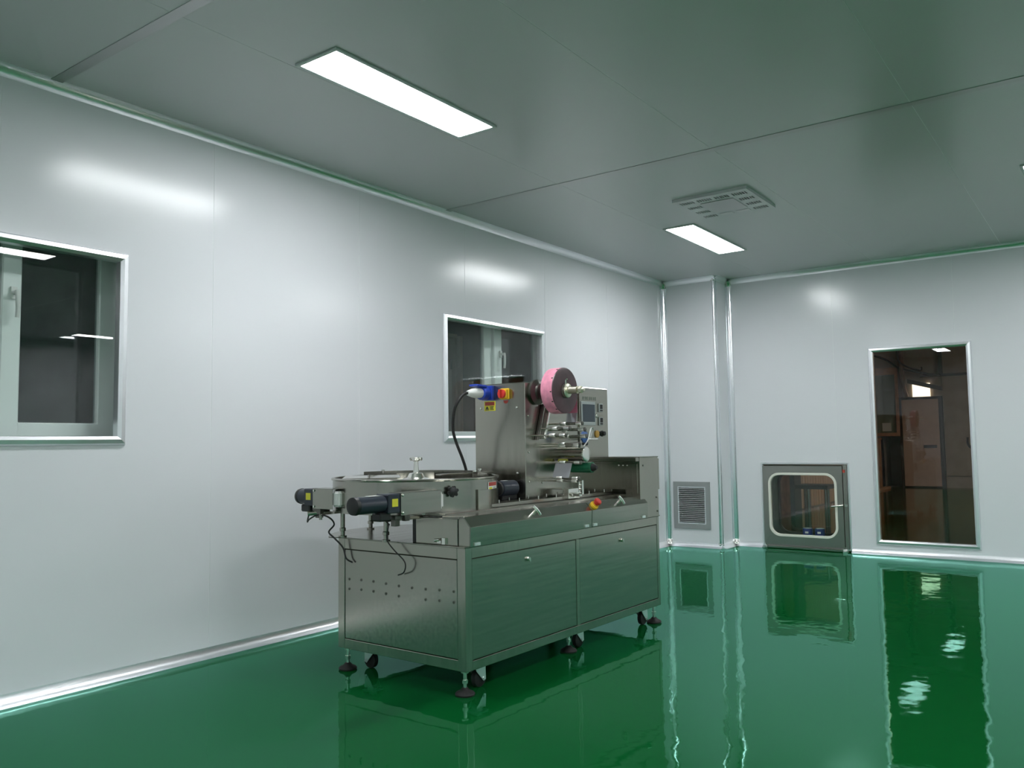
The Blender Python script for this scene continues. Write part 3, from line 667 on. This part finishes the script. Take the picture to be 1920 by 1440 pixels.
build('support_arm', MB().box(-.24, .0, .27, .30, .815, .828).box(-.10, .0, .28, .40, .812, .822), 'steelv', PM)
# black lobed clamp knob on the drum front
ka = math.radians(-114); kn = Vector((math.cos(ka), math.sin(ka), 0)); ko = Vector((DC.x, DC.y, .938))+kn*DR; kt = Vector((-kn.y, kn.x, 0))
ck = build('clamp_knob', MB().lathe(ko, kn, [(0, .007), (.018, .007), (.02, .020), (.042, .021), (.046, .014)], 18), 'black', PM)
for k in range(6):
    t = 2*PI*k/6+.3; c_ = ko+(kt*math.cos(t)+Z*math.sin(t))*.0205
    build('lobe', MB().cyl(c_+kn*.022, c_+kn*.040, .0085, n=10), 'black', ck)
# drive motor between drum and upright
dm = build('drive_motor', MB().lathe((.70, .35, .918), X, [(0, .03), (.006, .044), (.14, .044), (.146, .036)], 28), 'motor', PM)
build('end_bell', MB().lathe((.682, .35, .918), X, [(0, .028), (.004, .04), (.018, .042)], 24), 'black', dm)
build('terminal_box', MB().box(.72, .86, .335, .40, .85, .885), 'black', dm, bevel=.005)
build('rating_label', MB().box(.735, .775, .340, .360, .9615, .963), 'white', dm)
build('motor_stand', MB().box(.72, .84, .32, .40, .836, .852), 'black', dm)

# upright housing --------------------------------------------------------------------
UL, UR, UF, UB, U0, U1 = .87, 1.79, .28, .655, .836, 1.525
up = build('upright_housing', MB().box(UL, UR, UF, UB, U0, U1), 'steelv', PM, bevel=.004)
build('lower_column', MB().box(UL+.01, UR-.09, UF+.05, UB-.02, ZT+.006, U0), 'steelv', PM)
for y, z in ((.607, 1.383), (.339, 1.38), (.607, 1.0), (.339, 1.0)):
    build('screw', MB().lathe((UL, y, z), (-1,0,0), [(0, .0065), (.003, .0065), (.005, .003)], 10), 'chrome', up)
for x, z in ((.90, 1.33), (.90, 1.12), (.90, .95), (1.30, .95), (1.765, 1.47), (1.76, 1.13), (1.03, .94)):
    build('screw', MB().lathe((x, UF, z), (0,-1,0), [(0, .0055), (.003, .0055), (.005, .003)], 10), 'chrome', up)
# mains socket, rotary switch, labels on the end face of the upright
so = build('power_socket', MB().lathe((UL-.078, .548, 1.470), (1, -.0, .0), [(0, .034), (.004, .040), (.05, .040), (.054, .034), (.078, .034)], 28).box(UL-.02, UL, .505, .585, 1.43, 1.515), 'blue', PM, bevel=.002)
build('socket_lid', MB().add([(UL-.05,.515,1.500), (UL-.05,.582,1.500), (UL-.135,.588,1.508), (UL-.135,.522,1.508), (UL-.05,.515,1.516), (UL-.05,.582,1.516), (UL-.135,.588,1.520), (UL-.135,.522,1.520)],
      [(0,1,2,3), (7,6,5,4), (0,4,5,1), (1,5,6,2), (2,6,7,3), (3,7,4,0)]), 'blue', so, bevel=.004)
rs = build('rotary_switch', MB().box(UL-.012, UL, .388, .452, 1.430, 1.494).box(UL-.032, UL-.012, .392, .448, 1.434, 1.490), 'yellow', PM, bevel=.004)
build('knob', MB().lathe((UL-.032, .42, 1.462), (-1,0,0), [(0, .027), (.012, .026), (.014, .022)], 28).box(UL-.062, UL-.044, .413, .427, 1.438, 1.486), 'red', rs)
wl2 = build('warning_label', MB().box(UL-.0015, UL, .496, .580, 1.366, 1.424), 'ylabel', PM); wl2['label'] = 'red and yellow warning label'
build('red_band', MB().box(UL-.0022, UL-.0015, .502, .574, 1.398, 1.419), 'redl', wl2)
build('warning_triangle', MB().prism([(.545, 1.378), (.571, 1.378), (.558, 1.395)], lambda u, v, h: (h, u, v), UL-.0022, UL-.0015), 'ink', wl2)
for z, a, b in ((1.390, .508, .536), (1.383, .513, .536), (1.375, .507, .536)):
    build('text_line', MB().box(UL-.0022, UL-.0015, a, b, z-.002, z+.002), 'ink', wl2)
build('text_line', MB().box(UL-.0022, UL-.0015, .545, .571, 1.371, 1.375), 'ink', wl2)
build('switch_caption', MB().prism([(.40, 1.424), (.404, 1.412), (.412, 1.406), (.424, 1.406), (.432, 1.412), (.436, 1.424)], lambda u, v, h: (h, u, v), UL-.001, UL), 'redl', PM)
# control panel on the front face
cp = build('control_panel', MB().box(1.44, UR-.006, UF-.010, UF, 1.06, U1-.004), 'steelv', PM, bevel=.002)
yf = UF-.010
ts = build('touch_screen', MB().box(1.452, 1.618, yf-.008, yf, 1.280, 1.432), 'lcdframe', cp, bevel=.002)
build('display', MB().box(1.462, 1.608, yf-.0092, yf-.008, 1.302, 1.414), 'screen', ts)
for z in (1.395, 1.308):
    mt = build('temperature_meter', MB().box(1.664, 1.708, yf-.010, yf, z-.027, z+.027), 'lcdframe', cp, bevel=.002)
    build('meter_face', MB().box(1.670, 1.702, yf-.0112, yf-.010, z-.008, z+.022), 'black', mt)
    build('meter_keys', MB().box(1.670, 1.702, yf-.0112, yf-.010, z-.021, z-.012), 'black', mt)
build('selector_knob', MB().lathe((1.706, yf, 1.228), (0,-1,0), [(0, .020), (.004, .020), (.006, .015), (.022, .014)], 20), 'black', cp)
build('pilot_button', MB().lathe((1.632, yf, 1.342), (0,-1,0), [(0, .012), (.008, .012), (.01, .009)], 18), 'chrome', cp)
build('dial', MB().lathe((1.640, yf, 1.225), (0,-1,0), [(0, .024), (.006, .024), (.008, .018)], 24), 'orange', cp)
# faint engraved characters above the screen
gx = 1.475
for k in range(7):
    mb = MB()
    for q in range(3): mb.box(gx, gx+.016, yf-.0006, yf, 1.443+q*.008, 1.4455+q*.008)
    mb.box(gx+.004+.006*(k % 2), gx+.0065+.006*(k % 2), yf-.0006, yf, 1.443, 1.462)
    build('engraved_character', mb, 'glyph', cp); gx += .0245

# film path --------------------------------------------------------------------------
rsb = build('reel_shaft', MB().cyl((.98, UF, 1.47), (.98, -.005, 1.469), .013, n=16).lathe((.98, UF, 1.47), (0,-1,0), [(0, .075), (.016, .075), (.02, .066), (.03, .05), (.045, .05), (.05, .03), (.10, .028)], 32), 'dsteel', PM)
build('lock_collar', MB().lathe((.98, .066, 1.47), (0,-1,0), [(0, .042), (.012, .042), (.016, .034), (.018, .021), (.078, .021), (.08, .013)], 28), 'brass', rsb)
build('end_nut', MB().lathe((.98, -.022, 1.47), (0,-1,0), [(0, .020), (.018, .020), (.022, .012), (.034, .010)], 6), 'brass', rsb)
build('pressure_pin', MB().tube([(.965, .06, 1.50), (.962, .055, 1.53), (.970, .05, 1.535)], .004, 6, 2), 'chrome', rsb)
sa = build('swing_arm', MB().add([(1.045,UF-.055,1.39), (1.062,UF-.055,1.39), (1.000,UF-.055,1.195), (.978,UF-.055,1.195), (1.045,UF-.02,1.39), (1.062,UF-.02,1.39), (1.000,UF-.02,1.195), (.978,UF-.02,1.195)],
      [(0,1,2,3), (7,6,5,4), (0,4,5,1), (1,5,6,2), (2,6,7,3), (3,7,4,0)]), 'chrome', PM, bevel=.002)
build('arm_guard', MB().add([(1.03,UF-.002,1.40), (1.045,UF-.002,1.40), (.975,UF-.002,1.19), (.957,UF-.002,1.19), (1.03,UF-.02,1.40), (1.045,UF-.02,1.40), (.975,UF-.02,1.19), (.957,UF-.02,1.19)],
      [(0,1,2,3), (7,6,5,4), (0,4,5,1), (1,5,6,2), (2,6,7,3), (3,7,4,0)]), 'dsteel', PM, bevel=.001)
def roller(x, z, tip, r=.010, s0=None, body=True):
    o = build('film_roller', MB().cyl((x, UF, z), (x, tip+.004, z), .0055, n=12), 'chrome', PM)
    s0 = UF-.09 if s0 is None else s0
    if body: build('sleeve', MB().cyl((x, s0-.03, z), (x, tip+.04, z), r*.78, n=18), 'steel', o)
    for a in (s0, tip+.045):
        build('collar', MB().lathe((x, a, z), (0,-1,0), [(0, r), (.002, r+.001), (.038, r+.001), (.04, r)], 18), 'satin', o)
    build('end_cap', MB().lathe((x, tip+.006, z), (0,-1,0), [(0, r+.002), (.006, r+.002), (.008, r-.003)], 18), 'dsteel', o)
    return o
roller(1.10, 1.283, .034, .0105)
roller(.993, 1.255, .050, .0105, UF-.10)
roller(1.12, 1.247, .030, .011)
roller(.968, 1.215, .062, .0105, UF-.10)
roller(1.13, 1.208, .025, .011)
roller(1.085, 1.164, .045, .0095)
roller(1.088, 1.150, .050, .008)
roller(1.086, 1.056, .042, .0095)
roller(1.05, .967, .035, .0095)
roller(1.055, .951, .045, .007)
hr = build('heating_cylinder', MB().cyl((1.25, UF, 1.100), (1.25, .115, 1.100), .040, n=32), 'steel', PM)
build('end_disc', MB().lathe((1.25, .115, 1.100), (0,-1,0), [(0, .045), (.008, .045), (.01, .040)], 32), 'chrome', hr)
build('tie_bar', MB().box(1.20, 1.30, .13, UF, 1.044, 1.056), 'chrome', PM, bevel=.002)
build('yellow_stripe', MB().cyl((1.18, .26, 1.064), (1.18, .20, 1.064), .011, n=16), 'olive', PM)  # short olive-yellow cylinder below the heating cylinder
gl = build('green_roller', MB().cyl((1.28, UF, 1.022), (1.28, .085, 1.022), .032, n=32), 'greenr', PM)
build('end_disc', MB().lathe((1.28, .085, 1.022), (0,-1,0), [(0, .024), (.006, .024), (.03, .012)], 24), 'black', gl)
bw = build('blue_hand_disc', MB().lathe((1.30, .165, 1.205), (0,-1,0), [(0, .014), (.01, .036), (.02, .036), (.026, .022)], 28), 'bluew', PM)
build('shaft', MB().cyl((1.30, UF, 1.205), (1.30, .16, 1.205), .008, n=12), 'chrome', bw)
build('support_bar', MB().box(1.32, 1.46, .15, .17, 1.186, 1.196).box(1.45, 1.46, .15, UF, 1.186, 1.196), 'chrome', PM, bevel=.002)
build('sensor_lead', MB().tube([(1.29, .15, 1.15), (1.31, .13, 1.19), (1.36, .14, 1.255), (1.43, .17, 1.25), (1.45, .20, 1.20)], .004, 6), 'whitep', PM)
build('sensor_knob', MB().lathe((1.36, .20, 1.165), (0,-1,0), [(0, .012), (.03, .012)], 14), 'black', PM)
build('film_web', MB().add([(1.078,.215,1.052), (1.078,.10,1.052), (1.043,.10,.970), (1.043,.215,.970), (1.0795,.215,1.052), (1.0795,.10,1.052), (1.0445,.10,.970), (1.0445,.215,.970)],
      [(0,1,2,3), (7,6,5,4), (0,4,5,1), (1,5,6,2), (2,6,7,3), (3,7,4,0)]), 'web', PM)
fb = build('forming_bracket', MB().grid((.045, .075), (.872, .955), [(.053, .067, z-.007, z+.007) for z in (.89, .913, .936)], lambda u, v, h: (h, u, v), 1.10, 1.116).box(1.095, 1.12, .06, .11, .86, .876), 'chrome', PM, bevel=.003)
fx = build('forming_box', MB().box(1.13, 1.25, .16, .20, .84, .90).box(1.13, 1.25, .20, .28, .895, .90).box(1.16, 1.20, .14, .16, .85, .875), 'chrome', PM, bevel=.003)
for k in range(3): build('screw', MB().lathe((1.14+.04*k, .155, .866), (0,-1,0), [(0, .009), (.01, .009), (.014, .005)], 8), 'chrome', fx)

# ------------------------------------------------------------ film roll on the reel shaft
fl = tag(empty('film_roll', tuple(PM.matrix_basis @ Vector((.98, .115, 1.47))), math.radians(89.1)), 'pink printed film roll with dark wound side on the machine shaft', 'film roll')
build('wound_film', MB().lathe((0, .041, 0), (0,-1,0), [(0, .04), (0, .128), (.004, .132), (.079, .132)], 64, cap=False), 'pink', fl)
build('wound_side', MB().lathe((0, -.038, 0), (0,-1,0), [(0, .132), (.004, .131), (.006, .124), (.006, .04), (0, .04)], 64, cap=False), 'reelface', fl)
build('core_tube', MB().lathe((0, .041, 0), (0,-1,0), [(0, .04), (.086, .04), (.086, .036), (0, .036), (0, .04)], 32, cap=False), 'whitep', fl)
build('loose_web', MB().add([(.131,.038,.02), (.131,-.036,.02), (.133,-.036,-.125), (.133,.038,-.125), (.1325,.038,.02), (.1325,-.036,.02), (.1345,-.036,-.125), (.1345,.038,-.125)],
      [(0,1,2,3), (7,6,5,4), (0,4,5,1), (1,5,6,2), (2,6,7,3), (3,7,4,0)]), 'pinkweb', fl)
build('clear_web', MB().add([(.133,.036,-.125), (.133,-.034,-.125), (.118,-.034,-.19), (.118,.036,-.19), (.1345,.036,-.125), (.1345,-.034,-.125), (.1195,-.034,-.19), (.1195,.036,-.19)],
      [(0,1,2,3), (7,6,5,4), (0,4,5,1), (1,5,6,2), (2,6,7,3), (3,7,4,0)]), 'web', fl)
for a in (118, 150, 185, 210, 235):
    t = math.radians(a); build('print_mark', MB().box(-.003, .003, -.036, -.026, -.002, .0015), 'ink', fl, loc=(.1325*math.cos(t), 0, .1325*math.sin(t))).rotation_euler = (0, -t+PI/2, 0)

# ------------------------------------------------------------ mains plug and lead
pg = tag(empty('power_lead', tuple(PM.matrix_basis @ Vector((UL-.078, .548, 1.470))), math.radians(89.1)), 'white mains plug with black lead pushed into the blue socket', 'plug')
build('plug_body', MB().lathe((.004,0,0), (-1,.10,-.03), [(0, .028), (.04, .030), (.07, .026), (.085, .021), (.104, .016), (.108, .010)], 24), 'whitep', pg)
build('lead', MB().tube([(-.095,.010,-.003), (-.13,.022,-.014), (-.17,.05,-.09), (-.15,.085,-.20), (-.12,.09,-.28), (-.08,.075,-.38), (-.05,.07,-.46), (.0,.09,-.58), (.02,.10,-.775)], .0085, 10), 'rubber', pg)
